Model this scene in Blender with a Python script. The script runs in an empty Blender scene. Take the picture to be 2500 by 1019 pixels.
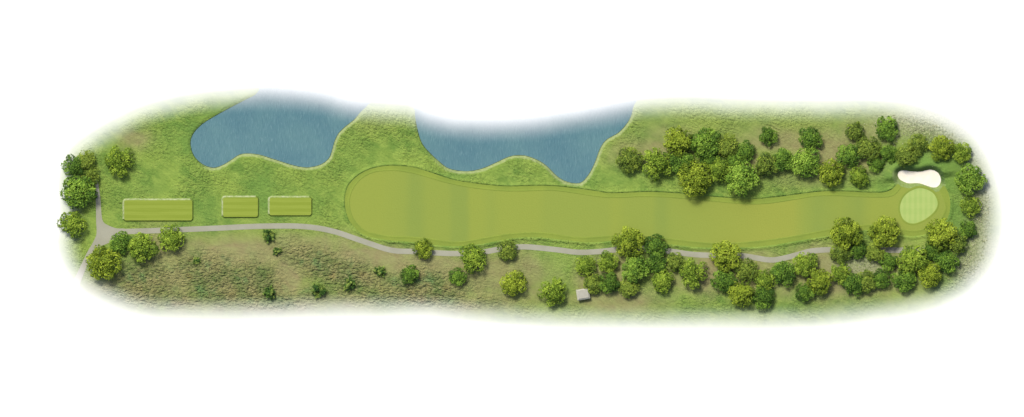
import bpy, math, random
import numpy as np
from mathutils import Vector
from mathutils.geometry import tessellate_polygon

R = math.radians
S = 0.2                     # metres per photo pixel
def X(px): return (px - 1250.0) * S
def Y(py): return (509.5 - py) * S

scene = bpy.context.scene
# ------------------------------------------------------------------ camera
cam_d = bpy.data.cameras.new("camera")
cam_d.type = 'ORTHO'
cam_d.ortho_scale = 500.0
cam_d.clip_start = 1.0
cam_d.clip_end = 6000.0
cam = bpy.data.objects.new("camera", cam_d)
cam.location = (0, 0, 300)
scene.collection.objects.link(cam)
scene.camera = cam

# ------------------------------------------------------------------ light
SUN_EL, SUN_AZ = 56.0, 120.0           # azimuth measured from +X towards +Y
world = bpy.data.worlds.new("World")
scene.world = world
world.use_nodes = True
wn = world.node_tree
sky = wn.nodes.new("ShaderNodeTexSky")
sky.sky_type = 'NISHITA'
sky.sun_disc = False
sky.sun_elevation = R(SUN_EL)
sky.sun_rotation = R(90.0 - SUN_AZ)
sky.air_density = 0.6
sky.dust_density = 3.0
sky.ozone_density = 0.5
wn.links.new(sky.outputs[0], wn.nodes["Background"].inputs[0])
wn.nodes["Background"].inputs[1].default_value = 0.15

sd = bpy.data.lights.new("sun", 'SUN')
sd.energy = 3.3
sd.angle = R(15)
sd.color = (1.0, 0.965, 0.9)
sun = bpy.data.objects.new("sun", sd)
dirv = Vector((math.cos(R(SUN_EL)) * math.cos(R(SUN_AZ)), math.cos(R(SUN_EL)) * math.sin(R(SUN_AZ)), math.sin(R(SUN_EL))))
sun.rotation_euler = dirv.to_track_quat('Z', 'Y').to_euler()
scene.collection.objects.link(sun)

scene.view_settings.view_transform = 'Standard'
scene.view_settings.look = 'None'
scene.view_settings.gamma = 1.0
scene.view_settings.use_curve_mapping = False
scene.view_settings.exposure = 0.2
K = 1.62        # what a flat white surface renders at; turns picture colours into base colours

def lin(c):
    out = []
    for v in c:
        v = v / 255.0
        out.append(v / 12.92 if v <= 0.04045 else ((v + 0.055) / 1.055) ** 2.4)
    return out
def C(r, g, b, k=1.0):
    l = lin((r, g, b))
    return (l[0] / K * k, l[1] / K * k, l[2] / K * k, 1.0)

# ------------------------------------------------------------------ object helpers
COL = scene.collection
def mesh_obj(name, verts, faces, mat, parent=None, attrs=None, smooth=False):
    me = bpy.data.meshes.new(name)
    if isinstance(verts, np.ndarray):
        faces = np.asarray(faces)
        n, m, k = len(verts), len(faces), faces.shape[1]
        me.vertices.add(n); me.vertices.foreach_set("co", verts.astype(np.float32).ravel())
        me.loops.add(m * k); me.loops.foreach_set("vertex_index", faces.astype(np.int32).ravel())
        me.polygons.add(m)
        me.polygons.foreach_set("loop_start", np.arange(0, m * k, k, dtype=np.int32))
        me.polygons.foreach_set("loop_total", np.full(m, k, dtype=np.int32))
        me.update(calc_edges=True)
    else:
        me.from_pydata(verts, [], faces)
        me.update()
    if attrs:
        for an, av in attrs.items():
            a = me.attributes.new(an, 'FLOAT_COLOR', 'POINT')
            a.data.foreach_set("color", av.astype(np.float32).ravel())
    me.polygons.foreach_set("use_smooth", np.full(len(me.polygons), smooth, dtype=bool))
    me.materials.append(mat)
    o = bpy.data.objects.new(name, me)
    COL.objects.link(o)
    if parent: o.parent = parent
    return o
def tag(o, label=None, cat=None, group=None, kind=None):
    if label: o["label"] = label
    if cat: o["category"] = cat
    if group: o["group"] = group
    if kind: o["kind"] = kind
    return o
def empty(name, loc):
    e = bpy.data.objects.new(name, None)
    e.empty_display_size = 1.0
    e.location = loc
    COL.objects.link(e)
    return e

# ------------------------------------------------------------------ material helpers
class NT:
    def __init__(self, name, rough=0.9, spec=0.1):
        self.m = bpy.data.materials.new(name); self.m.use_nodes = True
        self.t = self.m.node_tree
        self.b = self.t.nodes["Principled BSDF"]
        self.b.inputs["Roughness"].default_value = rough
        self.b.inputs["Specular IOR Level"].default_value = spec
        self.geo = None
    def n(self, typ, **kw):
        nd = self.t.nodes.new(typ)
        for k, v in kw.items(): setattr(nd, k, v)
        return nd
    def l(self, a, b): self.t.links.new(a, b)
    def put(self, sock, v):
        if isinstance(v, bpy.types.NodeSocket): self.l(v, sock)
        else: sock.default_value = v
    def pos(self):
        if not self.geo: self.geo = self.n("ShaderNodeNewGeometry")
        return self.geo.outputs["Position"]
    def math(self, op, a, b=0.0, c=0.0, clamp=False):
        nd = self.n("ShaderNodeMath", operation=op, use_clamp=clamp)
        self.put(nd.inputs[0], a); self.put(nd.inputs[1], b); self.put(nd.inputs[2], c)
        return nd.outputs[0]
    def noise(self, scale=1.0, detail=3.0, rot=0.0, sx=1.0, sy=1.0, dist=0.0, rough=0.5):
        mp = self.n("ShaderNodeMapping")
        mp.inputs["Rotation"].default_value = (0, 0, R(rot))
        mp2 = self.n("ShaderNodeMapping"); mp2.inputs["Scale"].default_value = (sx, sy, 1)
        self.l(self.pos(), mp.inputs[0]); self.l(mp.outputs[0], mp2.inputs[0])
        nz = self.n("ShaderNodeTexNoise")
        nz.inputs["Scale"].default_value = scale; nz.inputs["Detail"].default_value = detail
        nz.inputs["Distortion"].default_value = dist; nz.inputs["Roughness"].default_value = rough
        self.l(mp2.outputs[0], nz.inputs["Vector"])
        return nz.outputs[0]
    def tussock(self, scale, rot, sx, sy, warp=0.6, wscale=0.5):
        mp = self.n("ShaderNodeMapping"); mp.inputs["Rotation"].default_value = (0, 0, R(rot))
        mp2 = self.n("ShaderNodeMapping"); mp2.inputs["Scale"].default_value = (sx * scale, sy * scale, 0)
        nz = self.n("ShaderNodeTexNoise"); nz.inputs["Scale"].default_value = wscale; nz.inputs["Detail"].default_value = 3.0
        self.l(self.pos(), nz.inputs["Vector"])
        sb = self.n("ShaderNodeVectorMath", operation='SUBTRACT'); self.l(nz.outputs["Color"], sb.inputs[0]); sb.inputs[1].default_value = (0.5, 0.5, 0.5)
        sc = self.n("ShaderNodeVectorMath", operation='SCALE'); self.l(sb.outputs[0], sc.inputs[0]); sc.inputs["Scale"].default_value = warp * 4
        ad = self.n("ShaderNodeVectorMath", operation='ADD'); self.l(self.pos(), ad.inputs[0]); self.l(sc.outputs[0], ad.inputs[1])
        self.l(ad.outputs[0], mp.inputs[0]); self.l(mp.outputs[0], mp2.inputs[0])
        v = self.n("ShaderNodeTexVoronoi", feature='SMOOTH_F1', voronoi_dimensions='2D'); v.inputs["Scale"].default_value = 1.0
        v.inputs["Smoothness"].default_value = 0.25
        self.l(mp2.outputs[0], v.inputs["Vector"])
        return self.math('SUBTRACT', 1.0, v.outputs["Distance"])
    def rng(self, v, a, b, c=0.0, d=1.0):
        nd = self.n("ShaderNodeMapRange")
        self.put(nd.inputs[0], v)
        for i, q in enumerate((a, b, c, d)): self.put(nd.inputs[1 + i], q)
        return nd.outputs[0]
    def mix(self, f, a, b):
        nd = self.n("ShaderNodeMix", data_type='RGBA')
        self.put(nd.inputs[0], f); self.put(nd.inputs[6], a); self.put(nd.inputs[7], b)
        return nd.outputs[2]
    def attr(self, name):
        a = self.n("ShaderNodeAttribute"); a.attribute_name = name
        s = self.n("ShaderNodeSeparateColor"); self.l(a.outputs["Color"], s.inputs[0])
        return s.outputs[0], s.outputs[1], s.outputs[2], a.outputs["Alpha"]
    def bump(self, h, dist=1.0, strength=1.0):
        b = self.n("ShaderNodeBump"); b.inputs["Strength"].default_value = 1.0
        b.inputs["Distance"].default_value = dist
        self.put(b.inputs["Strength"], strength)
        self.l(h, b.inputs["Height"]); self.l(b.outputs[0], self.b.inputs["Normal"])

WHITE = (0.95, 0.95, 0.95, 1)

def mat_ground():
    q = NT("rough grass fading into white ground")
    fade, brown, heavy, lit_bank = q.attr("maskA")
    wet_and_shade, scrub, lush_and_shade, pale = q.attr("maskB")
    big = q.noise(0.045, 3, 20, 1, 1.4)
    mid = q.noise(0.16, 4, 35, 1, 1.6, dist=0.5)
    fine = q.noise(0.9, 4, 25, 0.75, 1.5, dist=0.3)
    g = q.mix(q.rng(big, 0.40, 0.62), C(119, 153, 68), C(147, 173, 77))
    g = q.mix(q.math('MULTIPLY', q.rng(mid, 0.42, 0.64), 0.55), g, C(168, 192, 90))
    g = q.mix(q.math('MULTIPLY', q.rng(fine, 0.55, 0.30), 0.35), g, C(104, 143, 62))
    g = q.mix(q.math('MULTIPLY', lush_and_shade, 0.85), g, C(118, 156, 72))  # lush turf, plus shade painted on pond and bunker banks
    g = q.mix(pale, g, C(156, 166, 96))
    # dry bare patches
    bn = q.mix(q.rng(mid, 0.35, 0.65), C(158, 150, 104), C(164, 166, 108))
    bn = q.mix(q.math('MULTIPLY', q.rng(fine, 0.5, 0.3), 0.35), bn, C(128, 125, 80))
    bm = q.math('MULTIPLY_ADD', q.rng(mid, 0.3, 0.7, -0.3, 0.3), q.math('MULTIPLY', brown, q.math('SUBTRACT', 1.0, brown)), brown, clamp=True)
    col = q.mix(bm, g, bn)
    # wild heath: mottled green, ochre and rust
    patch = q.noise(0.10, 3, 70, 1, 1)
    patch2 = q.noise(0.13, 3, 10, 1, 1)
    tex = q.noise(0.8, 4, 18, 0.55, 1.25, dist=0.6)
    hc = q.mix(q.rng(patch, 0.38, 0.60), C(120, 138, 78), C(158, 156, 100))
    hc = q.mix(q.math('MULTIPLY', q.rng(patch2, 0.58, 0.72), 0.4), hc, C(168, 142, 90))
    hc = q.mix(q.math('MULTIPLY', q.rng(patch2, 0.44, 0.32), 0.5), hc, C(106, 154, 92))
    hc = q.mix(q.math('MULTIPLY', q.rng(tex, 0.5, 0.32), 0.35), hc, C(88, 112, 58))
    hc = q.mix(q.math('MULTIPLY', q.rng(tex, 0.52, 0.68), 0.5), hc, C(184, 182, 124))
    col = q.mix(heavy, col, hc)
    # greyish scrub
    sc = q.noise(1.1, 3, 0, 1, 1)
    scc = q.mix(q.rng(sc, 0.38, 0.6), C(138, 146, 104), C(192, 194, 156))
    col = q.mix(q.math('MULTIPLY', scrub, 0.7), col, scc)
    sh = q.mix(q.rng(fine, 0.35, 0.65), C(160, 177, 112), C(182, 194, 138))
    col = q.mix(q.math('MULTIPLY', lit_bank, 0.85), col, sh)  # pale tone painted on the sunlit pond and bunker banks
    col = q.mix(wet_and_shade, col, C(62, 80, 62))  # damp waterline, plus shade painted on the bunker bank
    col = q.mix(fade, col, WHITE)
    q.l(col, q.b.inputs["Base Color"])
    # relief: tussocks, much coarser on the heath
    r1 = q.noise(0.62, 3, 32, 0.8, 1.5, dist=0.3, rough=0.55)
    t1 = q.tussock(0.75, 30, 0.75, 1.35, 0.5, 0.6)
    amp = q.rng(q.noise(0.04, 2, 0, 1, 1), 0.40, 0.60, 0.5, 2.0)
    amp = q.math('MULTIPLY', amp, q.math('SUBTRACT', 1.0, q.math('MULTIPLY', brown, 0.7)))
    h = q.math('MULTIPLY', q.math('ADD', q.math('MULTIPLY', r1, 0.8), q.math('MULTIPLY', t1, 0.40)), amp)
    t2 = q.tussock(0.62, 12, 0.70, 1.35, 0.8, 0.45)
    r4 = q.noise(0.9, 3, 8, 0.7, 1.4, dist=0.4, rough=0.6)
    hh = q.math('MULTIPLY_ADD', t2, 1.45, q.math('MULTIPLY', r4, 0.8))
    h = q.math('MULTIPLY', h, q.math('SUBTRACT', 1.0, q.math('MULTIPLY', lush_and_shade, 0.5)))
    h = q.math('MULTIPLY', h, 0.74)
    h = q.math('ADD', h, q.math('MULTIPLY', hh, heavy))
    h = q.math('MULTIPLY', h, q.math('SUBTRACT', 1.0, q.math('MULTIPLY', fade, 2.1), clamp=True))
    h = q.math('MULTIPLY', h, q.math('SUBTRACT', 1.0, q.math('MULTIPLY', lit_bank, 0.7)))
    q.bump(h, 1.0)
    return q.m

def ramp_x(q, stops, x0, x1):
    sep = q.n("ShaderNodeSeparateXYZ"); q.l(q.pos(), sep.inputs[0])
    f = q.rng(sep.outputs[0], X(x0), X(x1))
    wob = q.noise(0.05, 2, 0, 1, 1)
    f = q.math('ADD', f, q.math('MULTIPLY', q.math('SUBTRACT', wob, 0.5), 0.006))
    cr = q.n("ShaderNodeValToRGB"); q.l(f, cr.inputs[0])
    els = cr.color_ramp.elements
    for i, (px, c) in enumerate(stops):
        p = (px - x0) / (x1 - x0)
        e = els[0] if i == 0 else (els[1] if i == 1 else els.new(p))
        e.position = p; e.color = c
    return cr.outputs[0]

def mat_fairway():
    q = NT("mown fairway turf")
    y, m, d, yy = C(158, 173, 76), C(154, 171, 77), C(147, 167, 78), C(164, 174, 76)
    st = [(830, y), (930, y), (985, m), (1006, d), (1022, d), (1045, m), (1092, m), (1106, d), (1138, d), (1150, y), (1176, y),
          (1200, m), (1225, y), (1310, y), (1335, m), (1480, m), (1500, y), (1535, m), (1592, m), (1606, d), (1620, d), (1640, m),
          (1780, y), (1868, yy), (1935, yy), (1965, m), (1995, d), (2050, m), (2098, d), (2130, y), (2185, y), (2310, m)]
    st = [s for s in st if s[0] != 1780]
    col = ramp_x(q, st, 830, 2330)
    n = q.noise(0.12, 3, 0, 1, 1)
    col = q.mix(q.math('MULTIPLY', q.rng(n, 0.45, 0.7), 0.15), col, y)
    f = q.noise(1.3, 3, 0, 1, 1)
    col = q.mix(q.math('MULTIPLY', q.rng(f, 0.5, 0.25), 0.16), col, C(128, 148, 62))
    q.l(col, q.b.inputs["Base Color"])
    q.bump(q.math('MULTIPLY', f, 0.06), 1.0)
    return q.m

def mat_plain(name, a, b, scale=0.3, fine=1.4, fdark=0.12, bump=0.05, rough=0.9, rot=0, sx=1, sy=1, fade=False, c3=None):
    q = NT(name, rough)
    n = q.noise(scale, 3, rot, sx, sy)
    col = q.mix(q.rng(n, 0.38, 0.62), a, b)
    f = q.noise(fine, 3, 0, 1, 1)
    dk = c3 or tuple(v * 0.6 for v in a[:3]) + (1.0,)
    col = q.mix(q.math('MULTIPLY', q.rng(f, 0.5, 0.28), fdark), col, dk)
    if fade:
        fd = q.attr("maskA")[0]
        col = q.mix(fd, col, WHITE)
    q.l(col, q.b.inputs["Base Color"])
    if bump: q.bump(q.math('MULTIPLY', f, bump), 1.0)
    return q.m

def mat_tee():
    q = NT("striped tee turf")
    sep = q.n("ShaderNodeSeparateXYZ"); q.l(q.pos(), sep.inputs[0])
    n = q.noise(0.06, 1, 0, 1, 22)
    w = q.math('SINE', q.math('MULTIPLY', sep.outputs[1], 2 * math.pi / 3.2))
    v = q.math('ADD', q.rng(w, -0.35, 0.35), q.rng(n, 0.4, 0.6, -0.4, 0.4))
    col = q.mix(q.rng(v, 0.0, 1.0), C(148, 167, 63), C(158, 176, 72))
    f = q.noise(1.3, 3, 0, 1, 1)
    col = q.mix(q.math('MULTIPLY', q.rng(f, 0.5, 0.25), 0.12), col, C(122, 146, 50))
    q.l(col, q.b.inputs["Base Color"])
    return q.m

def mat_green():
    q = NT("checker mown putting green")
    sep = q.n("ShaderNodeSeparateXYZ"); q.l(q.pos(), sep.inputs[0])
    wx = q.rng(q.math('SINE', q.math('MULTIPLY', sep.outputs[0], 2 * math.pi / 2.6)), -0.3, 0.3)
    wy = q.rng(q.math('SINE', q.math('MULTIPLY', sep.outputs[1], 2 * math.pi / 5.6)), -0.3, 0.3)
    v = q.math('ADD', q.math('MULTIPLY', wx, 0.65), q.math('MULTIPLY', wy, 0.35))
    v = q.math('ADD', v, q.rng(q.noise(0.2, 2), 0.35, 0.65, -0.25, 0.25))
    col = q.mix(q.rng(v, 0, 1), C(176, 203, 112), C(187, 209, 120))
    q.l(col, q.b.inputs["Base Color"])
    return q.m

def mat_water():
    q = NT("pond water", 0.35, 0.25)
    fd = q.attr("maskA")[0]
    n = q.noise(0.05, 2, 0, 1, 1)
    st = q.noise(1.0, 4, 4, 2.2, 0.34, dist=0.3, rough=0.65)
    st2 = q.noise(0.5, 3, -10, 3.0, 0.4, dist=0.3)
    col = q.mix(q.rng(n, 0.35, 0.65), C(90, 135, 145), C(101, 145, 150))
    col = q.mix(q.math('MULTIPLY', q.rng(st, 0.52, 0.68), 0.33), col, C(140, 178, 182))
    col = q.mix(q.math('MULTIPLY', q.rng(st2, 0.48, 0.30), 0.28), col, C(66, 111, 126))
    # ponds pale out into the white ground at their far side
    col = q.mix(fd, col, WHITE)
    q.l(col, q.b.inputs["Base Color"])
    h = q.math('MULTIPLY', st, q.math('SUBTRACT', 1.0, fd))
    q.bump(q.math('MULTIPLY', h, 0.25), 1.0)
    return q.m

def mat_leaf(name, dark, midc, light, hue=0.0):
    q = NT(name, 0.75, 0.2)
    t, lobe, _, _ = q.attr("tint")
    oi = q.n("ShaderNodeObjectInfo")
    v = q.math('ADD', t, q.math('MULTIPLY', q.math('SUBTRACT', lobe, 0.5), 0.55))
    v = q.math('ADD', v, q.rng(oi.outputs["Random"], 0, 1, -0.10, 0.10))
    cr = q.n("ShaderNodeValToRGB"); q.l(v, cr.inputs[0])
    e = cr.color_ramp.elements
    e[0].position = 0.05; e[0].color = dark
    e[1].position = 0.95; e[1].color = light
    x = e.new(0.5); x.color = midc
    q.l(cr.outputs[0], q.b.inputs["Base Color"])
    return q.m

M_GROUND = mat_ground()
M_FAIR = mat_fairway()
M_SEMI = mat_plain("semi rough turf", C(143, 164, 70), C(152, 171, 72), 0.08, 1.4, 0.2)
M_GREEN = mat_green()
M_TEE = mat_tee()
M_TEEBANK = mat_plain("tee bank grass", C(120, 146, 62), C(138, 160, 70), 0.4, 1.2, 0.4, 0.2)
M_LITRIM = mat_plain("painted sunlit rim", C(165, 185, 112), C(196, 206, 156), 0.8, 1.6, 0.35, 0.1, c3=C(150, 172, 96))  # highlight on the tee rims, painted as a pale colour
M_PATH = mat_plain("concrete cart path", C(174, 174, 152), C(182, 182, 161), 0.12, 1.8, 0.12, 0.03, fade=True)
M_SAND = mat_plain("bunker sand", C(255, 247, 224, 1.12), C(255, 250, 234, 1.12), 0.4, 1.8, 0.03, 0.02)
M_COLLAR = M_GROUND
M_WATER = mat_water()
M_BARK = mat_plain("bark", (0.12, 0.085, 0.055, 1), (0.17, 0.13, 0.09, 1), 1.5, 4, 0.4, 0.1)
M_ROOF = mat_plain("pale shed roofing", C(190, 188, 170), C(197, 195, 178), 0.6, 2.5, 0.1, 0.0)
M_ROOFSIDE = mat_plain("pale roof slopes", C(198, 197, 176), C(208, 206, 186), 0.6, 2.5, 0.1, 0.0)
M_WALL = mat_plain("rendered shed wall", C(150, 140, 118), C(160, 150, 128), 0.6, 3, 0.15, 0.0)
M_DOOR = mat_plain("brown door wood", (0.10, 0.06, 0.035, 1), (0.13, 0.08, 0.05, 1), 2, 5, 0.3, 0.0)
LEAF = {
    'A': mat_leaf("mid green leaves", C(72, 102, 26), C(128, 160, 44), C(184, 212, 72)),
    'B': mat_leaf("dark green leaves", C(54, 88, 26), C(98, 138, 42), C(154, 194, 66)),
    'C': mat_leaf("yellow green leaves", C(84, 110, 26), C(142, 166, 42), C(194, 214, 68)),
    'D': mat_leaf("olive leaves", C(76, 102, 34), C(124, 150, 50), C(176, 198, 74)),
    'E': mat_leaf("bright green leaves", C(72, 110, 34), C(128, 168, 52), C(180, 216, 82)),
}
M_SHRUB = mat_leaf("shrub leaves", C(24, 54, 26), C(84, 126, 48), C(182, 204, 96))
M_TUFT = mat_leaf("pale wild grass", C(146, 156, 108), C(176, 182, 134), C(212, 212, 172))

# ------------------------------------------------------------------ outlines (photo pixels)
def smooth_closed(pts, step=1.2):
    P = [(X(a), Y(b)) for a, b in pts]; n = len(P); out = []
    for i in range(n):
        p0, p1, p2, p3 = [np.array(P[(i + k - 1) % n]) for k in range(4)]
        m = max(2, int(np.hypot(*(p2 - p1)) / step))
        for j in range(m):
            t = j / m
            out.append(tuple(0.5 * ((2 * p1) + (-p0 + p2) * t + (2 * p0 - 5 * p1 + 4 * p2 - p3) * t * t + (-p0 + 3 * p1 - 3 * p2 + p3) * t ** 3)))
    return out
def smooth_open(pts, step=1.5):
    P = [np.array((X(a), Y(b))) for a, b in pts]
    P = [2 * P[0] - P[1]] + P + [2 * P[-1] - P[-2]]; out = []
    for i in range(1, len(P) - 2):
        p0, p1, p2, p3 = P[i - 1:i + 3]
        m = max(2, int(np.hypot(*(p2 - p1)) / step))
        for j in range(m):
            t = j / m
            out.append(0.5 * ((2 * p1) + (-p0 + p2) * t + (2 * p0 - 5 * p1 + 4 * p2 - p3) * t * t + (-p0 + 3 * p1 - 3 * p2 + p3) * t ** 3))
    out.append(P[-2]); return out

COLLAR = [(2200, 455.5), (2217, 460), (2235, 460.5), (2250, 463), (2266, 469), (2280, 471.5), (2293, 467)]
SEMI = [(842, 490), (845, 468), (853, 450), (868, 434), (885, 422), (903, 414), (930, 407), (962, 405), (1006, 409), (1050, 421), (1088, 434), (1118, 442),
        (1177, 450.5), (1235, 455.5), (1309, 454), (1353, 455), (1412, 461), (1455, 467), (1494, 472), (1582, 469), (1656, 472.6), (1744, 481), (1833, 486),
        (1892, 482), (1950, 474.5), (2009, 467.8), (2068, 468), (2127, 471), (2160, 469.5), (2180, 461), (2191, 449)] + COLLAR + [
        (2303, 453), (2312, 464), (2318, 480), (2320, 505), (2315, 530), (2305, 548), (2290, 561), (2265, 571), (2230, 577), (2200, 573.6), (2165, 566), (2127, 562),
        (2100, 564), (2029, 575), (1950, 587.5), (1877, 600), (1803, 605), (1715, 604.5), (1627, 595.7), (1574, 588.5), (1500, 588.5), (1442, 592),
        (1383, 587), (1309, 579.5), (1250, 582.5), (1177, 595.7), (1118, 601.6), (1059, 598.6), (1000, 591), (950, 587), (903, 578.6), (874, 564), (853, 539), (844, 512)]
FAIR = [(855, 505), (856, 480), (867, 455), (889, 433), (918, 421), (962, 418), (1006, 424), (1050, 436), (1088, 447), (1147, 459), (1221, 467), (1280, 467.8),
        (1339, 466), (1383, 470), (1456, 481), (1500, 484), (1568, 481.5), (1627, 483), (1700, 489), (1788, 497), (1847, 499.7), (1892, 496), (1950, 487),
        (1994, 480), (2038, 479), (2097, 482), (2152, 483), (2174, 481), (2188, 474), (2202, 458)] + [(2210, 458.5)] + COLLAR[1:] + [
        (2299, 477), (2306, 494), (2307, 510), (2300, 528), (2288, 543), (2266, 556), (2230, 563), (2200, 559), (2165, 551), (2127, 548.6), (2103, 550),
        (2024, 560), (1950, 574), (1877, 585), (1803, 592), (1730, 592.8), (1656, 585), (1568, 574.5), (1500, 575), (1412, 579), (1339, 569), (1280, 567.7),
        (1221, 573.6), (1147, 587), (1103, 590), (1044, 582), (1000, 578), (947, 575.7), (903, 567), (880, 553.6), (862, 530)]
GREEN = [(2197, 512), (2199, 497), (2204, 485), (2213, 474), (2227, 465), (2243, 460), (2260, 462), (2277, 471), (2286, 484), (2289, 498.5), (2283.5, 513.5),
         (2268, 529), (2250, 540), (2230, 546), (2213, 542), (2202, 530)]
BUNKER = [(2192, 430), (2193, 421), (2201, 416.5), (2218, 417.5), (2240, 419.7), (2253, 418), (2267, 414.7), (2280, 416), (2292, 424), (2297, 437), (2295, 449),
          (2287, 457), (2277, 458), (2263, 454), (2248, 448.9), (2235, 447.6), (2218, 448), (2205, 443.5), (2196, 438)]
POND1 = [(625, 230), (600, 244), (542, 275), (497.5, 301.6), (474, 325), (466, 347), (471, 374), (486, 394), (506, 406), (527, 408.5), (550, 399), (570, 386), (585, 377),
         (603, 374.6), (632, 377), (668, 388), (712, 402), (741, 408), (763, 407), (785.6, 400), (803, 385.5), (810.6, 365), (816.5, 344), (827, 324), (844.5, 307.5),
         (865, 291), (880, 274), (905, 250), (925, 215), (900, 175), (780, 160), (670, 170), (640, 205)]
POND2 = [(1010, 240), (1012, 270), (1015, 293), (1019, 311), (1024, 332), (1033, 353), (1050, 373), (1073.6, 395), (1094, 410), (1123.7, 417), (1153, 416.7),
         (1182.6, 409), (1212, 396), (1241.5, 382.5), (1265, 378.6), (1288.6, 381), (1318, 393), (1338.6, 408), (1359, 428.5), (1380, 441.7), (1406, 447.6),
         (1422, 443), (1438.8, 422.6), (1452, 396), (1464, 364), (1479, 342), (1509, 324), (1529.5, 302), (1541, 281), (1546, 262), (1560, 220), (1500, 175), (1280, 160), (1080, 180)]
LAND = [(172, 560), (163, 590), (170, 625), (190, 662), (215, 690), (250, 712), (310, 738), (394, 755), (542, 760), (756, 754), (950, 752), (1050, 752), (1177, 766),
        (1353, 778), (1498, 781), (1685, 781), (1947, 779), (2097, 766), (2244, 742), (2333, 708), (2392, 655), (2420, 590), (2425, 505), (2411, 446), (2388, 387),
        (2349, 334), (2303, 304), (2244, 282), (2156, 268), (1950, 266), (1803, 263), (1685, 258), (1567, 263), (1471, 280), (1382, 296), (1294, 308), (1206, 313),
        (1118, 311), (1044, 298), (991, 277), (933, 273), (844, 264), (785, 247), (697, 237), (623, 235), (542, 242), (453, 253), (365, 275), (306, 300), (262, 324),
        (225, 347), (190, 375), (168, 430), (168, 500)]
PATH = [(292, 566), (306, 565.7), (365, 564), (453, 560.5), (530, 557.5), (600, 554), (665, 552.3), (727, 552.7), (778, 557.7), (822, 567.5), (859, 580), (911, 598), (943, 608.5),
        (970, 613.4), (1009, 614.6), (1059, 617.5), (1118, 619.5), (1177, 616), (1212, 610), (1235, 605.5), (1259, 603.6), (1294.5, 603.6), (1361, 610.4), (1412, 616.4),
        (1464, 614.5), (1504.5, 610), (1540, 607), (1572, 607.5), (1632.6, 613.4), (1685.6, 621), (1735.6, 624), (1809, 625), (1840, 629), (1877, 635), (1903.5, 633),
        (1950, 621.5), (1971, 615), (1994, 612), (2026.6, 610), (2090, 609.5), (2165, 611), (2251, 611.6), (2262, 611.6)]
# junction of the paths at the left end, drawn as one sheet
JUNC = [(233, 440), (234, 480), (234.5, 535), (235.5, 571), (227, 592), (212, 618), (199, 645), (188, 668), (176, 695), (190, 705), (200, 681), (214, 645), (226, 621),
        (247, 602), (268, 592), (292, 574), (306, 572.3), (306, 559.3), (285, 558), (270, 553), (256, 546), (250, 537), (247.5, 520), (245.5, 490), (242, 462), (238, 440)]

semi_p, fair_p, green_p = smooth_closed(SEMI), smooth_closed(FAIR), smooth_closed(GREEN, 0.8)
bunk_p, pond1_p, pond2_p, land_p = smooth_closed(BUNKER, 0.6), smooth_closed(POND1), smooth_closed(POND2), smooth_closed(LAND, 4)

def sdf(poly, P, margin):
    """signed distance (negative inside); clamps to margin outside the box"""
    A = np.array(poly); B = np.roll(A, -1, axis=0)
    lo, hi = A.min(0) - margin, A.max(0) + margin
    out = np.full(len(P), margin, dtype=np.float64)
    idx = np.where((P[:, 0] > lo[0]) & (P[:, 0] < hi[0]) & (P[:, 1] > lo[1]) & (P[:, 1] < hi[1]))[0]
    if len(idx) == 0: return out
    q = P[idx].astype(np.float64); d2 = np.full(len(q), 1e18); ins = np.zeros(len(q), dtype=bool)
    qx, qy = q[:, 0], q[:, 1]
    for a, b in zip(A, B):
        e = b - a; L = e @ e
        if L < 1e-12: continue
        t = np.clip(((qx - a[0]) * e[0] + (qy - a[1]) * e[1]) / L, 0, 1)
        d2 = np.minimum(d2, (qx - a[0] - t * e[0]) ** 2 + (qy - a[1] - t * e[1]) ** 2)
        if abs(e[1]) > 1e-12:
            c = ((a[1] > qy) != (b[1] > qy)) & (qx < e[0] * (qy - a[1]) / e[1] + a[0])
            ins ^= c
    d = np.sqrt(d2); d[ins] *= -1
    out[idx] = np.where(ins, d, np.minimum(d, margin)); return out
def sstep(a, b, v):
    t = np.clip((v - a) / (b - a), 0, 1); return t * t * (3 - 2 * t)
def blobs(P, L, hard=1.0):
    """soft elliptic patches: (px, py, rx, ry, weight, angle)"""
    o = np.zeros(len(P))
    for b in L:
        cx, cy, rx, ry, w = b[:5]; an = R(b[5]) if len(b) > 5 else 0.0
        dx, dy = P[:, 0] - X(cx), P[:, 1] - Y(cy)
        u = (dx * math.cos(an) + dy * math.sin(an)) / (rx * S); v = (-dx * math.sin(an) + dy * math.cos(an)) / (ry * S)
        o = np.maximum(o, w * np.clip(1.35 * np.exp(-(u * u + v * v) * 0.9) , 0, 1))
    return o
rng0 = np.random.default_rng(4)
GW = rng0.random((64, 256))
def vnoise(P, cell):
    u, v = P[:, 0] / cell + 100.3, P[:, 1] / cell + 31.7
    i, j = np.floor(u).astype(int), np.floor(v).astype(int); fu, fv = u - i, v - j
    fu, fv = fu * fu * (3 - 2 * fu), fv * fv * (3 - 2 * fv)
    g = lambda a, b: GW[b % 64, a % 256]
    return (g(i, j) * (1 - fu) + g(i + 1, j) * fu) * (1 - fv) + (g(i, j + 1) * (1 - fu) + g(i + 1, j + 1) * fu) * fv

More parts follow.
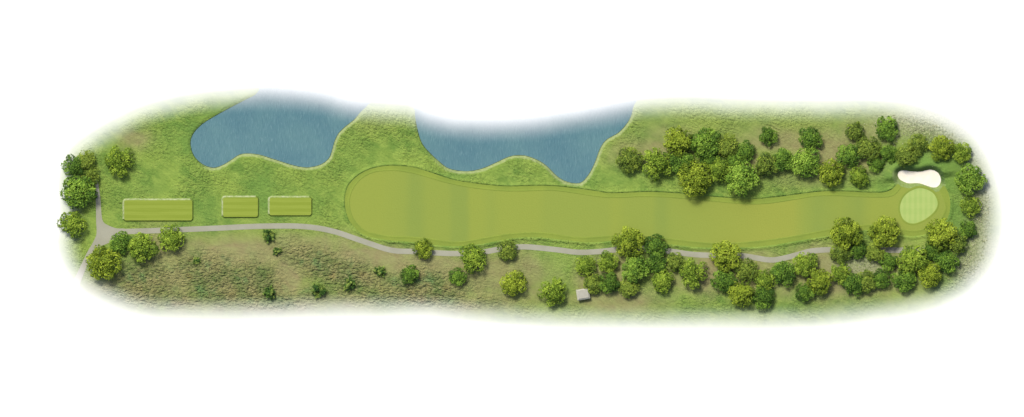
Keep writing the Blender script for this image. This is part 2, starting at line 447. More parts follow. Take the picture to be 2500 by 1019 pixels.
BROWN = [(470, 610, 110, 26, .8), (400, 640, 40, 90, .8, 20), (590, 620, 150, 40, 1), (760, 600, 160, 30, .7), (900, 630, 130, 30, 1), (1040, 655, 140, 35, .95),
         (700, 680, 45, 70, 1), (640, 740, 300, 30, .7), (430, 700, 30, 70, .9, 12), (1180, 670, 130, 50, .85), (1120, 730, 160, 40, .7), (1280, 660, 46, 50, .75), (1260, 720, 80, 28, .6),
         (320, 700, 100, 40, .7), (1500, 735, 110, 26, .85), (1445, 690, 40, 45, .8), (1575, 370, 90, 30, .75), (1640, 330, 70, 24, .4), (1930, 345, 130, 28, .8), (2030, 375, 60, 50, .9),
         (2100, 330, 60, 34, .6), (1880, 330, 50, 20, .6), (1500, 660, 60, 40, .8), (1640, 670, 60, 45, .6), (1725, 660, 30, 55, 1), (1840, 660, 60, 60, .8), (1720, 700, 60, 20, .6), (1990, 650, 60, 60, .9),
         (2030, 690, 55, 40, .9), (2120, 690, 120, 40, .7), (2200, 640, 70, 40, .6), (1930, 700, 60, 30, .5), (330, 340, 36, 22, .8), (1820, 400, 80, 30, .7), (2110, 395, 40, 30, .7)]
HEAVY = [(355, 690, 70, 55, 1), (300, 715, 60, 25, .8), (490, 660, 75, 45, .95), (540, 690, 105, 52, 1), (620, 690, 62, 55, 1), (660, 735, 110, 25, .7), (770, 640, 80, 34, 1, -20),
         (850, 670, 100, 38, 1, -20), (930, 705, 120, 35, .85), (1030, 695, 62, 40, 1), (1040, 715, 90, 30, 1), (1150, 690, 60, 30, .45), (1140, 735, 100, 20, .5), (430, 730, 90, 22, .7), (760, 720, 50, 25, .6), (1250, 650, 50, 30, .25), (2000, 720, 40, 20, .3)]
SCRUB = [(2240, 300, 90, 34, 1), (2320, 320, 60, 36, .9), (2400, 500, 26, 110, 1), (2395, 600, 36, 50, 1), (2370, 650, 40, 40, 1), (2100, 650, 55, 22, .9), (2385, 400, 22, 50, .8)]
LUSH_AND_SHADE = [(478, 318, 26, 26, .9), (530, 268, 60, 12, .8, 25), (455, 350, 16, 30, .8), (2240, 400, 80, 24, 1), (2320, 420, 40, 60, .9), (2330, 530, 40, 60, .8), (2150, 440, 60, 30, .7), (640, 470, 34, 55, .85), (760, 500, 30, 40, .3), (505, 510, 30, 40, .5), (700, 460, 30, 30, .3), (1350, 650, 50, 60, .4),  # first three patches paint shade on the left pond's left bank
        (440, 340, 60, 40, .4, 30), (860, 380, 20, 60, .3), (1100, 430, 60, 10, .6), (1600, 310, 80, 30, .3), (330, 460, 60, 30, .35), (2060, 735, 120, 30, .4), (1600, 740, 100, 25, .4), (1480, 440, 60, 20, .3)]
PALE = [(1750, 300, 250, 30, .25), (1950, 440, 70, 20, .5), (2000, 300, 120, 26, .2), (1340, 700, 60, 60, .2), (900, 300, 60, 20, .3)]
BUNK_C = (X(2245), Y(436))

def heights(P):
    z = np.zeros(len(P))
    for pp in (pond1_p, pond2_p):
        s = sdf(pp, P, 6.0)
        prof = np.interp(s, [-3, -0.6, 0, 1.5, 3.2], [-2.6, -1.3, -0.8, -0.12, 0.0])
        z = np.minimum(z, prof)
    z *= 1 - 0.97 * sstep(-5.0, 3.0, sdf(land_p, P, 12.0))
    s = sdf(bunk_p, P, 12.0)
    hb = np.interp(s, [-1.5, 0, 0.5, 1.4, 2.0], [-1.6, -0.85, -0.5, -0.10, 0.0])
    north = sstep(-1.5, 2.5, P[:, 1] - (BUNK_C[1] + 0.10 * (P[:, 0] - BUNK_C[0])))
    hn = np.interp(s, [-1.5, 0, 0.7, 1.8, 3.0, 11.0], [-2.0, -0.85, 0.6, 2.3, 2.8, 0.0])
    z = np.minimum(z, 0) + np.where(s < 11.9, hb * (1 - north) + hn * north, 0)
    # ground dips a little beneath the mown sheets
    s = sdf(semi_p, P, 1.0)
    z -= 0.15 * (1 - sstep(-1.2, -0.3, s)) * sstep(3.0, 5.0, sdf(bunk_p, P, 8.0))
    return z
def masks(P):
    land = sdf(land_p, P, 12.0)
    wob = (vnoise(P, 9.0) - 0.5) * 2.2 + (vnoise(P, 3.0) - 0.5) * 0.9
    a = np.clip((land + wob * 0.3 + 8.0) / 13.0, 0, 1); a = 0.5 * a + 0.5 * sstep(0, 1, a)
    fade = 0.60 * a ** 1.4 + 0.40 * sstep(3.0, 9.0, land)
    w1 = (vnoise(P, 5) - 0.5) * 0.35 + (vnoise(P, 2.2) - 0.5) * 0.25
    def rag(m): return np.clip(m + w1 * 2 * m * (1 - m) * 1.6, 0, 1)
    brown, heavy = rag(blobs(P, BROWN)), rag(blobs(P, HEAVY))
    north_of_path = sstep(0.0, -3.0, sdf(semi_p, P, 8.0) - 3.0)
    brown *= 1 - north_of_path
    lit_bank = np.zeros(len(P)); wet_and_shade = np.zeros(len(P)); 
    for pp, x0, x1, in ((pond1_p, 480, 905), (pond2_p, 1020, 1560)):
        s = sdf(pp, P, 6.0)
        # sunlit bank painted pale everywhere but on the far left side
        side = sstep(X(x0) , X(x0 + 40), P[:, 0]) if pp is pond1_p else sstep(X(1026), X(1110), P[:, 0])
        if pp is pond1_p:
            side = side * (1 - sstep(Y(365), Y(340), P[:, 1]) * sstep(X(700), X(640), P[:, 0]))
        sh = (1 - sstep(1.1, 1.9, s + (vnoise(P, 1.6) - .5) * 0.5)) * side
        lit_bank = np.maximum(lit_bank, sh)
        wet_and_shade = np.maximum(wet_and_shade, (1 - sstep(0.1, 0.5, s)) * (s < 5.9))
    out = 1 - sstep(-6.0, 1.0, land)
    wet_and_shade *= out; lit_bank *= out
    scrub, lush_and_shade, pale = blobs(P, SCRUB), blobs(P, LUSH_AND_SHADE), blobs(P, PALE)
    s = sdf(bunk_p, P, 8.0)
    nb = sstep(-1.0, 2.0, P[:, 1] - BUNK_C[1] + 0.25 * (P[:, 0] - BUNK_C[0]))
    lit_bank = np.maximum(lit_bank, 0.55 * (1 - nb) * (1 - sstep(2.4, 3.0, s)))  # light painted on the bunker's lower, sun-facing slope
    wet_and_shade = np.maximum(wet_and_shade, 0.55 * nb * (1 - sstep(1.0, 2.8, s)))  # shade painted dark on the bunker's upper and right bank
    lush_and_shade = np.maximum(lush_and_shade, (1 - sstep(1.5, 4.0, s)) * sstep(-2, 3, P[:, 1] - BUNK_C[1] + 0.35 * (P[:, 0] - BUNK_C[0])))  # turf there greened darker too, as part of the painted shade
    A = np.stack([fade, brown, heavy, lit_bank], 1); B = np.stack([wet_and_shade, scrub, lush_and_shade, pale], 1)
    return {"maskA": A, "maskB": B}

# ------------------------------------------------------------------ ground sheet
xs = np.concatenate([[-3000, -1200, -500, -320, -260], np.arange(-236, 248, 0.5), [265, 320, 500, 1200, 3000]])
ys = np.concatenate([[-3000, -1200, -400, -150, -80], np.arange(-64, 66, 0.5), [80, 150, 400, 1200, 3000]])
GX, GY = np.meshgrid(xs, ys)
P2 = np.stack([GX.ravel(), GY.ravel()], 1)
zz = heights(P2)
nx, ny = len(xs), len(ys)
ii = (np.arange(ny - 1)[:, None] * nx + np.arange(nx - 1)[None, :]).ravel()
F = np.stack([ii, ii + 1, ii + 1 + nx, ii + nx], 1)
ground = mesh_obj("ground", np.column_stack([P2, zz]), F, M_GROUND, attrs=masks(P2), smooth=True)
tag(ground, "rough grass with brown heath patches fading out to white ground", kind="structure")

# ------------------------------------------------------------------ flat sheets
def sheet(name, poly, z, mat, attrs=False, label=None):
    tri = tessellate_polygon([[Vector((p[0], p[1], 0)) for p in poly]])
    V = np.array([(p[0], p[1], z) for p in poly])
    a = masks(V[:, :2]) if attrs else None
    o = mesh_obj(name, V, np.array(tri), mat, attrs=a)
    o.data.update()
    tag(o, label, kind="structure")
    return o
def grid_sheet(name, poly, z, mat, step=1.0, pad=2.0, label=None):
    """water: a fine grid clipped a little outside the shoreline, so the ground's bank cuts the edge"""
    A = np.array(poly); lo, hi = A.min(0) - pad, A.max(0) + pad
    gx, gy = np.arange(lo[0], hi[0], step), np.arange(lo[1], hi[1], step)
    MX, MY = np.meshgrid(gx, gy); P = np.stack([MX.ravel(), MY.ravel()], 1)
    s = sdf(poly, P, 8.0); n = len(gx)
    i = (np.arange(len(gy) - 1)[:, None] * n + np.arange(n - 1)[None, :]).ravel()
    f = np.stack([i, i + 1, i + 1 + n, i + n], 1); keep = (s[f] < 1.4).all(1); f = f[keep]
    u = np.unique(f); mp = np.zeros(len(P), int); mp[u] = np.arange(len(u))
    V = np.column_stack([P[u], z * (1 - 0.97 * sstep(-5.0, 3.0, sdf(land_p, P[u], 12.0)))])
    o = mesh_obj(name, V, mp[f], mat, attrs=masks(P[u]))
    tag(o, label, kind="structure"); return o
def normals(poly, closed=True):
    A = np.array(poly); n = np.roll(A, -1, 0) - np.roll(A, 1, 0)
    if not closed: n[0] = A[1] - A[0]; n[-1] = A[-1] - A[-2]
    n = n / np.maximum(np.hypot(n[:, 0], n[:, 1]), 1e-9)[:, None]
    out = np.stack([n[:, 1], -n[:, 0]], 1)
    if closed:
        area = np.sum(A[:, 0] * np.roll(A[:, 1], -1) - np.roll(A[:, 0], -1) * A[:, 1])
        if area < 0: out = -out
    return out
def lip(name, poly, profile, mat, attrs=True, keep_off=None, label=None, raised=1.0, parent=None):
    """turf lip swept round an outline: profile = (outset, height) pairs"""
    A = np.array(poly); N = normals(poly); n = len(A)
    fac = np.ones(n)
    if keep_off is not None: fac = sstep(2.6, 4.5, sdf(keep_off, A, 8.0))
    V = np.concatenate([np.column_stack([A + N * o, (h * fac * raised) - 0.05 * (1 - fac)]) for o, h in profile])
    f = []
    for k in range(len(profile) - 1):
        i = np.arange(n); j = (i + 1) % n
        ff = np.stack([k * n + i, k * n + j, (k + 1) * n + j, (k + 1) * n + i], 1)
        f.append(ff[np.maximum(fac[i], fac[j]) > 0.02])
    o = mesh_obj(name, V, np.concatenate(f), mat, attrs=masks(V[:, :2]) if attrs else None, smooth=False, parent=parent)
    if not parent: tag(o, label, kind="structure")
    return o

grid_sheet("pond_water", pond1_p, -0.8, M_WATER, label="blue pond on the left, above the tee boxes")
grid_sheet("pond_water", pond2_p, -0.8, M_WATER, label="blue pond at the centre, above the fairway")
sheet("semi_rough", semi_p, 0.02, M_SEMI, label="darker mown band around the fairway")
sheet("fairway", fair_p, 0.03, M_FAIR, label="long yellow green fairway with soft mowing stripes")
sheet("putting_green", green_p, 0.04, M_GREEN, label="pale green oval putting green below the bunker")
lip("rough_edge", semi_p, [(0.0, 0.015), (0.5, 0.42), (0.8, 0.40), (2.0, -0.02)], M_GROUND, keep_off=bunk_p, label="raised grass lip around the mown band")
lip("semi_rough_edge", fair_p, [(0.0, 0.025), (0.30, 0.14), (1.3, 0.0)], M_SEMI, attrs=False, keep_off=bunk_p, label="low turf lip around the fairway")
lip("green_edge", green_p, [(0.0, 0.035), (0.25, 0.09), (0.5, 0.08), (1.2, 0.0)], M_SEMI, attrs=False, label="low turf lip around the putting green")

# ------------------------------------------------------------------ cart path
def strip(pts, half, z):
    A = np.array(smooth_open(pts)); N = normals(A, closed=False)
    V = np.concatenate([np.column_stack([A + N * h, np.full(len(A), zz_)]) for h, zz_ in ((half + .05, -0.05), (half, z), (-half, z), (-half - .05, -0.05))])
    n = len(A); i = np.arange(n - 1)
    return V, np.concatenate([np.stack([k * n + i, k * n + i + 1, (k + 1) * n + i + 1, (k + 1) * n + i], 1) for k in range(3)])
V, Fp = strip(PATH, 1.3, 0.06)
o = mesh_obj("cart_path", V, Fp, M_PATH, attrs=masks(V[:, :2]))
tag(o, "grey cart path running below the fairway", kind="structure")
jp = smooth_closed(JUNC, 1.0)
sheet("path_junction", jp, 0.054, M_PATH, attrs=True, label="grey forked path at the left end")

# ------------------------------------------------------------------ bunker
bk = empty("sand_bunker", (BUNK_C[0], BUNK_C[1], -0.8))
tag(bk, "pale cream sand bunker, peanut shaped, just above the putting green", "bunker")
A = np.array(bunk_p); N = normals(bunk_p); cen = np.array(BUNK_C)
rings = [(0.25, -0.86), (0.0, -0.84), (-0.35, -0.88), (-0.9, -0.94)]
Vb = np.concatenate([np.column_stack([A + N * a - cen, np.full(len(A), h + 0.8)]) for a, h in rings]); n = len(A); fs = []
for k in range(len(rings) - 1):
    i = np.arange(n); j = (i + 1) % n
    fs += [(int(k * n + a), int(k * n + b), int((k + 1) * n + b), int((k + 1) * n + a)) for a, b in zip(i, j)]
inner = Vb[3 * n:4 * n]
fs += [tuple(3 * n + t for t in tr) for tr in tessellate_polygon([[Vector((p[0], p[1], 0)) for p in inner]])]
mesh_obj("sand", [tuple(v) for v in Vb.tolist()], fs, M_SAND, parent=bk, smooth=True)

# ------------------------------------------------------------------ tee boxes
def rrect(w, h, r, n=6):
    out = []
    for cx, cy, a0 in ((w / 2 - r, h / 2 - r, 0), (-w / 2 + r, h / 2 - r, 90), (-w / 2 + r, -h / 2 + r, 180), (w / 2 - r, -h / 2 + r, 270)):
        for k in range(n + 1):
            a = R(a0 + 90.0 * k / n); out.append((cx + r * math.cos(a), cy + r * math.sin(a)))
    return out
def tee(x0, y0, x1, y1, label):
    w, h = (x1 - x0) * S, (y1 - y0) * S
    t = tag(empty("tee_box", (X((x0 + x1) / 2), Y((y0 + y1) / 2), 0)), label, "tee box", "raised tee boxes in a row")
    H = 0.95
    top = rrect(w, h, 1.0)
    n = len(top)
    mesh_obj("turf", [(a, b, H) for a, b in top], [tuple(range(n))], M_TEE, parent=t)
    outer = [(0.06, H - 0.04), (0.22, 0.5), (0.62, -0.03)]
    V = [(a, b, H - 0.002) for a, b in top]
    N = normals(top)
    for off, z in outer: V += [(a + nn[0] * off, b + nn[1] * off, z) for (a, b), nn in zip(top, N)]
    f = [(k * n + i, k * n + (i + 1) % n, (k + 1) * n + (i + 1) % n, (k + 1) * n + i) for k in range(len(outer)) for i in range(n)]
    mesh_obj("bank", V, f, M_TEEBANK, parent=t)
    # sunlit rim painted pale along the upper and left sides only
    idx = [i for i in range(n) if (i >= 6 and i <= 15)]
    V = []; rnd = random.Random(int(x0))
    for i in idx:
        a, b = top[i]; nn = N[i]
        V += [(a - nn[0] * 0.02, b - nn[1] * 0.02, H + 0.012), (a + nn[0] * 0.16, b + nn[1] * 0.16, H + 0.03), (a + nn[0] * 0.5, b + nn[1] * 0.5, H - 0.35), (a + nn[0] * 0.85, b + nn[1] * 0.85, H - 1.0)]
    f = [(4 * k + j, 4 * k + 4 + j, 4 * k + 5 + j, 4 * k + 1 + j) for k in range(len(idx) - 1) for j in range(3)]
    mesh_obj("lit_rim", V, f, M_LITRIM, parent=t)
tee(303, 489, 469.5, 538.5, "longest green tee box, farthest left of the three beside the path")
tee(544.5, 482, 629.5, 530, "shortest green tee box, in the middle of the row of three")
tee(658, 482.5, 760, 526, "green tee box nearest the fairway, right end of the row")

# ------------------------------------------------------------------ shed
def shed():
    t = tag(empty("shed", (X(1423.5), Y(718.7), 0)), "small pale roofed shed beside the trees south of the fairway", "shed")
    t.rotation_euler = (0, 0, R(9.5))
    w, d, H = 5.6, 4.6, 2.3
    def box(name, x0, x1, y0, y1, z0, z1, mat, par):
        V = [(x, y, z) for z in (z0, z1) for y in (y0, y1) for x in (x0, x1)]
        return mesh_obj(name, V, [(0, 2, 3, 1), (4, 5, 7, 6), (0, 1, 5, 4), (2, 6, 7, 3), (0, 4, 6, 2), (1, 3, 7, 5)], mat, par)
    box("wall", -w / 2 + .15, w / 2 - .15, -d / 2 + .15, d / 2 - .15, 0, H, M_WALL, t)
    # hipped roof with a flat deck
    def ring(a, b, z, ox=0, oy=0): return [(-a + ox, -b + oy, z), (a + ox, -b + oy, z), (a + ox, b + oy, z), (-a + ox, b + oy, z)]
    A_, B_ = w / 2 + .35, d / 2 + .35
    V = ring(A_, B_, H - .02) + ring(A_, B_, H + .14) + ring(A_ - .75, B_ - .70, H + .85, 0.05, 0.05)
    V = [(x, y, z) for x, y, z in V]
    f = [(3, 2, 1, 0)] + [(k * 4 + i, k * 4 + (i + 1) % 4, k * 4 + 4 + (i + 1) % 4, k * 4 + 4 + i) for k in range(2) for i in range(4)] + [(8, 9, 10, 11)]
    r = mesh_obj("roof", V, f, M_ROOFSIDE, t)
    V = ring(A_ - .70, B_ - .65, H + .853, 0.05, 0.05) + ring(A_ - .72, B_ - .67, H + .93, 0.05, 0.05)
    mesh_obj("roof_cap", V, [(i, (i + 1) % 4, 4 + (i + 1) % 4, 4 + i) for i in range(4)] + [(4, 5, 6, 7), (3, 2, 1, 0)], M_ROOF, r)
    dr = box("door", -0.45, 0.45, -d / 2 + .09, -d / 2 + .149, 0.02, 2.0, M_DOOR, t)
    box("handle", 0.28, 0.36, -d / 2 + .03, -d / 2 + .089, 0.95, 1.05, M_ROOF, dr)
shed()

# ------------------------------------------------------------------ trees
def leaf_quads(cen, nrm, size, rng, tint, lobe, asp=0.7):
    n = len(cen)
    nrm = nrm / np.linalg.norm(nrm, axis=1)[:, None]
    r = rng.normal(size=(n, 3)); u = np.cross(nrm, r); u /= np.linalg.norm(u, axis=1)[:, None]
    v = np.cross(nrm, u)
    s = size[:, None]; a = asp
    # folded diamond: two triangles meeting on the midrib
    p0 = cen - u * s; p1 = cen - v * s * a + nrm * s * 0.18; p2 = cen + u * s; p3 = cen + v * s * a + nrm * s * 0.18
    V = np.stack([p0, p1, p2, p3], 1).reshape(-1, 3)
    b = np.arange(n) * 4
    f = np.concatenate([np.stack([b, b + 1, b + 2], 1), np.stack([b, b + 2, b + 3], 1)])
    t = np.repeat(np.stack([tint, lobe, tint * 0, tint * 0 + 1], 1), 4, axis=0)
    return V, f, t

def crown_mesh(kind, seed):
    """crown of radius 7 m, heaped from leafy lobes"""
    rng = np.random.default_rng(seed)
    dense = {'A': 1.0, 'B': 1.1, 'C': 1.05, 'D': 1.05, 'E': 1.1}[kind]
    lobes = [(0.0, 0.0, 4.6, 3.7, 3.0, 0.5)]
    k_out = rng.integers(7, 10); off = rng.random() * 6.28
    for k in range(k_out):
        a = off + k * 6.283 / k_out + rng.normal() * 0.16
        rr = 4.3 + rng.normal() * 0.45; r = 2.1 + rng.random() * 0.75
        lobes.append((rr * math.cos(a), rr * math.sin(a), 2.9 + rng.random() * 1.5, r, r * 0.85, rng.random()))
    for k in range(7):
        a = rng.random() * 6.283; rr = 0.8 + 2.6 * rng.random(); r = 1.5 + rng.random() * 0.9
        lobes.append((rr * math.cos(a), rr * math.sin(a), 6.4 - rr * 0.45 + rng.normal() * 0.3, r, r * 0.8, rng.random()))
    for k in range(4):                                       # stray twig clusters make an uneven edge
        a = rng.random() * 6.283; rr = 5.7 + 0.7 * rng.random(); r = 0.75 + rng.random() * 0.45
        lobes.append((rr * math.cos(a), rr * math.sin(a), 3.0 + rng.random() * 1.4, r, r, rng.random()))
    Cn, Nr, Sz, Tn, Lb = [], [], [], [], []
    for (x, y, z, r, rz, lb) in lobes:
        n = int(40 * r * r * dense * (0.8 if r > 3 else 1.0))
        d = rng.normal(size=(n, 3)); d /= np.linalg.norm(d, axis=1)[:, None]
        d[:, 2] = np.where(d[:, 2] < -0.35, -d[:, 2], d[:, 2])
        # small sprays: leaves gather round twig tips
        m = max(6, n // 7); tips = d[:m]; pick = rng.integers(0, m, n)
        dd = tips[pick] + rng.normal(size=(n, 3)) * 0.17; dd /= np.linalg.norm(dd, axis=1)[:, None]
        rad = (0.78 + 0.30 * rng.random(n))[:, None] + (rng.random(m)[pick] * 0.16)[:, None]
        c = np.array([x, y, z]) + dd * rad * np.array([r, r, rz])
        tipt = rng.random(m)[pick]
        Cn.append(c); Nr.append(dd + np.array([0, 0, 0.35]) + rng.normal(size=(n, 3)) * 0.55)
        Sz.append(0.28 + 0.22 * rng.random(n)); Tn.append(np.clip(0.04 + 0.50 * tipt + 0.44 * rng.random(n), 0, 1)); Lb.append(np.full(n, lb))
    V, f, t = leaf_quads(np.concatenate(Cn), np.concatenate(Nr), np.concatenate(Sz), rng, np.concatenate(Tn), np.concatenate(Lb))
    ex = np.percentile(np.hypot(V[:, 0], V[:, 1]), 98.5); V[:, :2] *= 7.0 / ex
    return V, f, t

def tube(V, F, p, q, r0, r1, n=7):
    p, q = Vector(p), Vector(q); d = (q - p).normalized()
    u = d.orthogonal().normalized(); v = d.cross(u); b = len(V)
    for c, r in ((p, r0), (q, r1)):
        for k in range(n):
            a = 2 * math.pi * k / n; V.append(tuple(c + (u * math.cos(a) + v * math.sin(a)) * r))
    for k in range(n): F.append((b + k, b + (k + 1) % n, b + n + (k + 1) % n, b + n + k))
    F.append(tuple(b + n + k for k in range(n)))
def trunk_mesh(seed):
    rnd = random.Random(seed); V, F = [], []
    tube(V, F, (0, 0, -0.3), (0.05, 0, 0.5), 0.62, 0.42); tube(V, F, (0.05, 0, 0.5), (0.1, 0.1, 2.4), 0.42, 0.32); tube(V, F, (0.1, 0.1, 2.4), (0, 0, 5.4), 0.32, 0.12)
    for k in range(7):
        a = k * 0.9 + rnd.random() * 0.5; z0 = 1.9 + 0.35 * k; L = 2.6 + rnd.random() * 1.2
        m = (0.1 + L * 0.5 * math.cos(a), 0.1 + L * 0.5 * math.sin(a), z0 + 0.8); e = (L * math.cos(a + .2), L * math.sin(a + .2), z0 + 1.7)
        tube(V, F, (0.08, 0.08, z0), m, 0.17, 0.11, 6); tube(V, F, m, e, 0.11, 0.04, 6)
        tube(V, F, m, (m[0] + math.cos(a - .7) * 1.2, m[1] + math.sin(a - .7) * 1.2, m[2] + 1.0), 0.07, 0.03, 5)
    return V, F

TREES = [
 (211, 392, 48, 'D', "small olive tree at the far left, above right of the dark tree in the cluster"),
 (182, 406, 56, 'B', "dark green tree at the upper left corner of the far left cluster"),
 (223, 430, 48, 'D', "dull olive tree in the far left cluster, touching the top of the path"),
 (191, 467, 82, 'E', "large bright green tree at the bottom of the far left cluster"),
 (176, 547, 66, 'A', "lone mid green tree left of the path junction on the white edge"),
 (291, 393, 72, 'A', "lone mid green tree on the grass above the longest tee box"),
 (420, 581, 66, 'A', "mid green tree overhanging the path below the longest tee box"),
 (297, 594, 58, 'B', "dark green tree just below right of the path junction"),
 (347, 603, 70, 'A', "mid green tree touching the right side of the dark tree near the junction"),
 (255, 645, 84, 'C', "large yellow green tree in the fork of the paths at lower left"),
 (1032, 607, 49, 'C', "small yellow green tree on the path, leftmost along the fairway"),
 (1154, 630, 68, 'A', "large mid green tree on the path, second from the left along the fairway"),
 (1240, 612, 50, 'D', "small olive tree on the path, third from the left along the fairway"),
 (1118, 676, 44, 'B', "small dark green tree standing alone below the path, right of the heath"),
 (1001, 671, 47, 'B', "small dark green tree standing on the right part of the brown heath"),
 (1254, 693, 62, 'C', "yellow green tree alone on brown ground, left of the big round tree"),
 (1350, 714, 68, 'A', "big round mid green tree standing alone to the left of the shed"),
 (1449, 694, 48, 'D', "small olive tree touching the upper right corner of the shed"),
 (1490, 690, 54, 'B', "dark green tree directly right of the olive tree beside the shed"),
 (1430, 652, 52, 'A', "mid green tree above the shed, leftmost of the southern belt"),
 (1484, 642, 52, 'A', "mid green tree just below the path, above the dark tree near the shed"),
 (1536, 703, 49, 'D', "small olive tree at the bottom edge, second below the bright green tree near the shed"),
 (1552, 657, 68, 'E', "bright green tree below the path, the only vivid one in the southern belt"),
 (1535, 593, 75, 'C', "large yellow green tree over the path, above the bright green tree"),
 (1604, 642, 54, 'B', "dark green tree half hidden below the tree that covers the path"),
 (1602, 601, 57, 'B', "green tree covering the path right of the first large yellow one"),
 (1618, 687, 55, 'A', "mid green tree with open ground beneath, below the half hidden dark tree"),
 (1647, 640, 50, 'D', "small olive tree just below the path, left of the large mid green tree"),
 (1692, 667, 70, 'A', "large mid green tree left of the brown gap in the southern belt"),
 (1767, 685, 61, 'B', "dark green tree below the yellow green tree, right of the brown gap"),
 (1771, 623, 76, 'C', "large yellow green tree over the path right of the brown gap"),
 (1821, 661, 57, 'D', "olive tree below the path between a large yellow tree and a small green one"),
 (1865, 724, 58, 'B', "dark green tree, lowest of its group, at the bottom edge of the belt"),
 (1869, 684, 54, 'A', "small mid green tree directly above the lowest dark tree of the belt"),
 (1813, 717, 65, 'C', "yellow green tree at the bottom edge, left of the lowest dark tree"),
 (1914, 668, 61, 'B', "round dark green tree below the bend of the path"),
 (1966, 712, 48, 'B', "small dark green tree at the bottom, left of a yellow green one"),
 (1965, 646, 62, 'A', "mid green tree touching the path just right of its bend"),
 (2001, 688, 61, 'C', "yellow green tree below right of the tree touching the path bend"),
 (2052, 617, 52, 'D', "olive tree tucked under the left of the two large fairway side trees"),
 (2095, 610, 45, 'B', "small dark tree between the two large fairway side trees, on the path"),
 (2066, 569, 75, 'C', "large yellow green tree overlapping the fairway, left of the pair before the green"),
 (2137, 616, 49, 'D', "olive tree tucked under the right of the two large fairway side trees"),
 (2162, 566, 75, 'C', "large yellow green tree overlapping the fairway, right of the pair before the green"),
 (2171, 638, 46, 'B', "small dark green tree just below the last open stretch of path"),
 (2207, 684, 59, 'B', "dark green tree below the large tree at the end of the path"),
 (2226, 635, 74, 'A', "large mid green tree standing over the right end of the path"),
 (2272, 612, 48, 'B', "small dark tree between the path end and the large yellow tree"),
 (2337, 597, 52, 'D', "olive tree at the right of the large yellow tree below the green"),
 (2311, 640, 60, 'B', "dark green tree at the lower right, below the large yellow tree and olive tree"),
 (2295, 573, 76, 'C', "large yellow green tree right below the putting green"),
 (2365, 561, 46, 'B', "small dark green tree at the right edge, lowest of the edge trees"),
 (2084, 694, 55, 'B', "dark green tree at the bottom, below the patch of wild grass"),
 (2053, 668, 54, 'A', "mid green tree at the left side of the patch of wild grass"),
 (2153, 681, 47, 'B', "small dark green tree, right end of the trio below the wild grass"),
 (2117, 688, 53, 'D', "olive tree in the middle of the trio below the wild grass"),
 (2270, 671, 60, 'C', "yellow green tree at the lower right corner, beneath the dark trees"),
 (2371, 502, 53, 'A', "mid green tree at the right edge, level with the putting green"),
 (2369, 437, 72, 'E', "bright green tree at the right edge, level with the bunker"),
 (2348, 374, 50, 'A', "mid green tree at the upper right corner of the course"),
 (2299, 363, 61, 'C', "yellow green tree above the right end of the bunker"),
 (2240, 353, 50, 'D', "small olive tree on the scrub above the bunker"),
 (2213, 381, 54, 'D', "olive tree just above the left end of the bunker"),
 (2166, 314, 61, 'B', "dark green tree standing highest at the top right"),
 (2087, 324, 50, 'D', "small olive tree at the top, left of the highest dark tree"),
 (2140, 400, 42, 'B', "tiny dark green tree, lower of two small dark ones left of the bunker"),
 (2170, 376, 44, 'B', "small dark green tree, upper of two small dark ones left of the bunker"),
 (2071, 381, 60, 'B', "dark green tree left of the large olive tree in the upper right grove"),
 (2119, 364, 60, 'D', "large olive tree in the middle of the upper right grove"),
 (2098, 432, 50, 'A', "small mid green tree standing alone nearest the fairway, left of the bunker"),
 (2028, 424, 66, 'C', "yellow green tree right of the tall bright green one above the fairway"),
 (1978, 340, 60, 'B', "dark green tree directly above a bright green tree, north of the fairway"),
 (1967, 401, 74, 'E', "bright green tree north of the fairway, below a dark green tree"),
 (1874, 332, 47, 'B', "small dark green tree alone on dry ground at the top"),
 (1537, 390, 62, 'D', "olive tree nearest the centre pond, left end of the northern grove"),
 (1604, 401, 76, 'A', "large mid green tree, second from the pond in the northern grove"),
 (1661, 393, 62, 'B', "dark green tree mostly hidden between larger trees in the northern grove"),
 (1735, 391, 52, 'B', "dark tree mostly covered beneath the upper bright green tree of the grove"),
 (1658, 347, 72, 'C', "yellow green tree at the top left of the northern grove"),
 (1819, 371, 52, 'B', "dark green tree at the upper right of the dense northern grove"),
 (1776, 355, 57, 'D', "olive tree between the upper bright green tree and a dark tree"),
 (1722, 350, 74, 'E', "bright green tree at the top middle of the northern grove"),
 (1790, 396, 46, 'B', "small dark tree squeezed above the lower bright green tree of the grove"),
 (1753, 418, 62, 'A', "mid green tree between the large yellow and the lower bright green trees"),
 (1697, 436, 84, 'C', "largest yellow green tree, at the bottom of the northern grove"),
 (1813, 437, 82, 'E', "large bright green tree at the bottom right of the northern grove by the fairway"),
 (1910, 392, 56, 'B', "dark green tree right of an olive one, east of the dense grove"),
 (1867, 402, 62, 'D', "olive tree right of the dense grove, left of a dark green one"),
]
NV = 4
CR = {}
TR = [trunk_mesh(s) for s in range(2)]
ME_T = []
for i, (V, F_) in enumerate(TR):
    me = bpy.data.meshes.new("trunk"); me.from_pydata(V, [], F_); me.update(); me.materials.append(M_BARK); ME_T.append(me)
rt = random.Random(11)
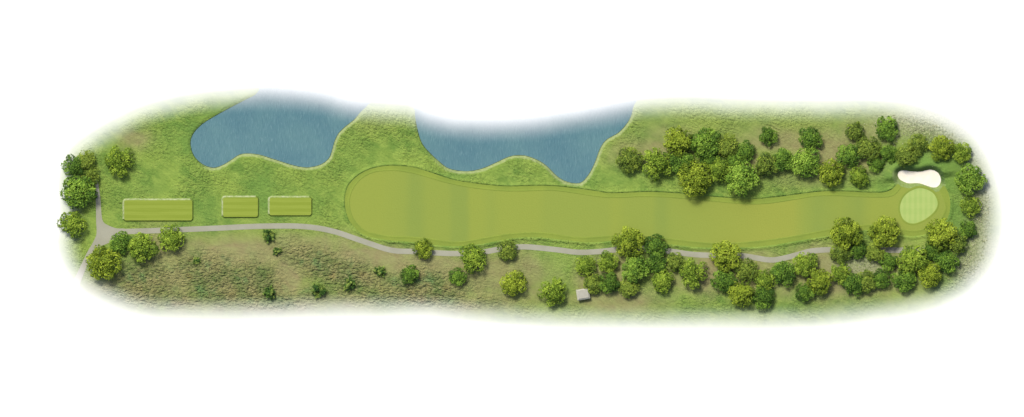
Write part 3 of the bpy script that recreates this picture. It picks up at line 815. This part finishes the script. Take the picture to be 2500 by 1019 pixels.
# broad yellow and bright crowns stand taller and overtop their neighbours
ORD = {'B': 0.0, 'D': 0.3, 'A': 0.5, 'E': 1.2, 'C': 1.2}
protos = {}
cnt = {}
for (px, py, d, kind, label) in TREES:
    cnt[kind] = cnt.get(kind, 0) + 1
    v = cnt[kind] % NV
    if (kind, v) not in protos:
        V, f, t = crown_mesh(kind, ord(kind) * 31 + v * 7)
        root = empty("broadleaf_tree", (0, 0, 0))
        mesh_obj("crown", V, f, LEAF[kind], parent=root, attrs={"tint": t})
        tk = bpy.data.objects.new("trunk", ME_T[v % 2]); COL.objects.link(tk); tk.parent = root
        protos[(kind, v)] = root
    else:
        src = protos[(kind, v)]
        root = src.copy(); COL.objects.link(root)
        for ch in src.children:
            c = ch.copy(); COL.objects.link(c); c.parent = root
    k = d / 70.0
    root.location = (X(px), Y(py), max(0.0, float(heights(np.array([[X(px), Y(py)]]))[0])))
    root.rotation_euler = (0, 0, rt.random() * 6.283)
    hz = k * (0.95 + 0.10 * ORD[kind]) * (0.95 + 0.1 * rt.random())
    root.scale = (k * 1.07, k * 1.07, hz)
    grp = "trees around the tee end" if px < 500 else ("trees north and east of the fairway" if (py < 460 or (px > 2340 and py < 580)) else "trees along the path south of the fairway")
    tag(root, label, "tree", grp)

# ------------------------------------------------------------------ shrubs on the heath
def shrub_mesh(seed):
    rng = np.random.default_rng(seed); Cn, Nr, Sz, Tn = [], [], [], []
    stems = 30; V, F_ = [], []
    for s in range(stems):
        a = rng.random() * 6.283; tilt = 0.15 + 0.95 * rng.random(); L = 1.9 + 1.2 * rng.random()
        d = np.array([math.cos(a) * math.sin(tilt), math.sin(a) * math.sin(tilt), math.cos(tilt)])
        e = d * L + np.array([0, 0, -0.25 * tilt * L * 0.4]); base = rng.normal(size=3) * np.array([.15, .15, 0])
        tube(V, F_, tuple(base + [0, 0, -0.05]), tuple(base + e * 0.95), 0.05, 0.015, 5)
        m = 46; tt = 0.35 + 0.7 * rng.random(m)
        c = base + tt[:, None] * e + rng.normal(size=(m, 3)) * 0.20; c[:, 2] = np.maximum(c[:, 2], 0.15)
        Cn.append(c); Nr.append(d * 0.7 + np.array([0, 0, .5]) + rng.normal(size=(m, 3)) * 0.6); Sz.append(0.30 + 0.26 * rng.random(m))
        Tn.append(np.clip(rng.random() * 0.75 + 0.3 * rng.random(m), 0, 1))
    n = np.concatenate(Cn)
    LV, f, t = leaf_quads(n, np.concatenate(Nr), np.concatenate(Sz), rng, np.concatenate(Tn), np.full(len(n), .5), 0.34)
    return LV, f, t, V, F_
SHRUBS = [(655, 576, 31, "green shrub on the heath touching the lower edge of the path"),
          (676, 613, 22, "small dark shrub just below the shrub at the path"),
          (659, 714, 31, "pale green shrub near the bottom edge, leftmost of the lower shrubs"),
          (777, 708, 35, "large shrub near the bottom edge, beside bare brown ground"),
          (854, 695, 32, "dull green shrub low on the heath, right of the largest shrub"),
          (929, 664, 28, "dark leggy shrub on the heath left of the small dark round tree"),
          (480, 637, 18, "tiny bright shrub on the left of the heath, below the path")]
sp = {}
for i, (px, py, d, label) in enumerate(SHRUBS):
    v = i % 3
    if v not in sp:
        LV, f, t, V, F_ = shrub_mesh(50 + v)
        root = empty("shrub", (0, 0, 0))
        mesh_obj("foliage", LV, f, M_SHRUB, parent=root, attrs={"tint": t})
        mesh_obj("stems", V, F_, M_BARK, parent=root); sp[v] = root
    else:
        root = sp[v].copy(); COL.objects.link(root)
        for ch in sp[v].children:
            c = ch.copy(); COL.objects.link(c); c.parent = root
    k = d * S / 2 / 2.3
    root.location = (X(px), Y(py), 0); root.scale = (k, k, k * 0.9); root.rotation_euler = (0, 0, i * 1.3)
    tag(root, label, "shrub", "shrubs scattered on the brown heath")

# ------------------------------------------------------------------ wild grass tufts (stuff)
rng = np.random.default_rng(9)
P = np.column_stack([rng.uniform(X(2030), X(2440), 60000), rng.uniform(Y(700), Y(255), 60000)])
mk = masks(P)
w = blobs(P, SCRUB) * np.clip(1 - mk["maskA"][:, 0] * 3.2, 0, 1) * (0.35 + 1.0 * (vnoise(P, 1.8) > 0.52))
P = P[rng.random(len(P)) < w * 0.24]
cen = np.column_stack([P, heights(P) + 0.12 + 0.3 * rng.random(len(P))])
LV, f, t = leaf_quads(cen, np.column_stack([rng.normal(size=(len(P), 2)) * 0.7, np.ones(len(P)) * 2]), 0.22 + 0.22 * rng.random(len(P)), rng, rng.random(len(P)), np.full(len(P), .5), 0.5)
o = mesh_obj("wild_grass", LV, f, M_TUFT, attrs={"tint": t})
tag(o, "pale tangled wild grass around the right edge of the course", "grass", kind="stuff")
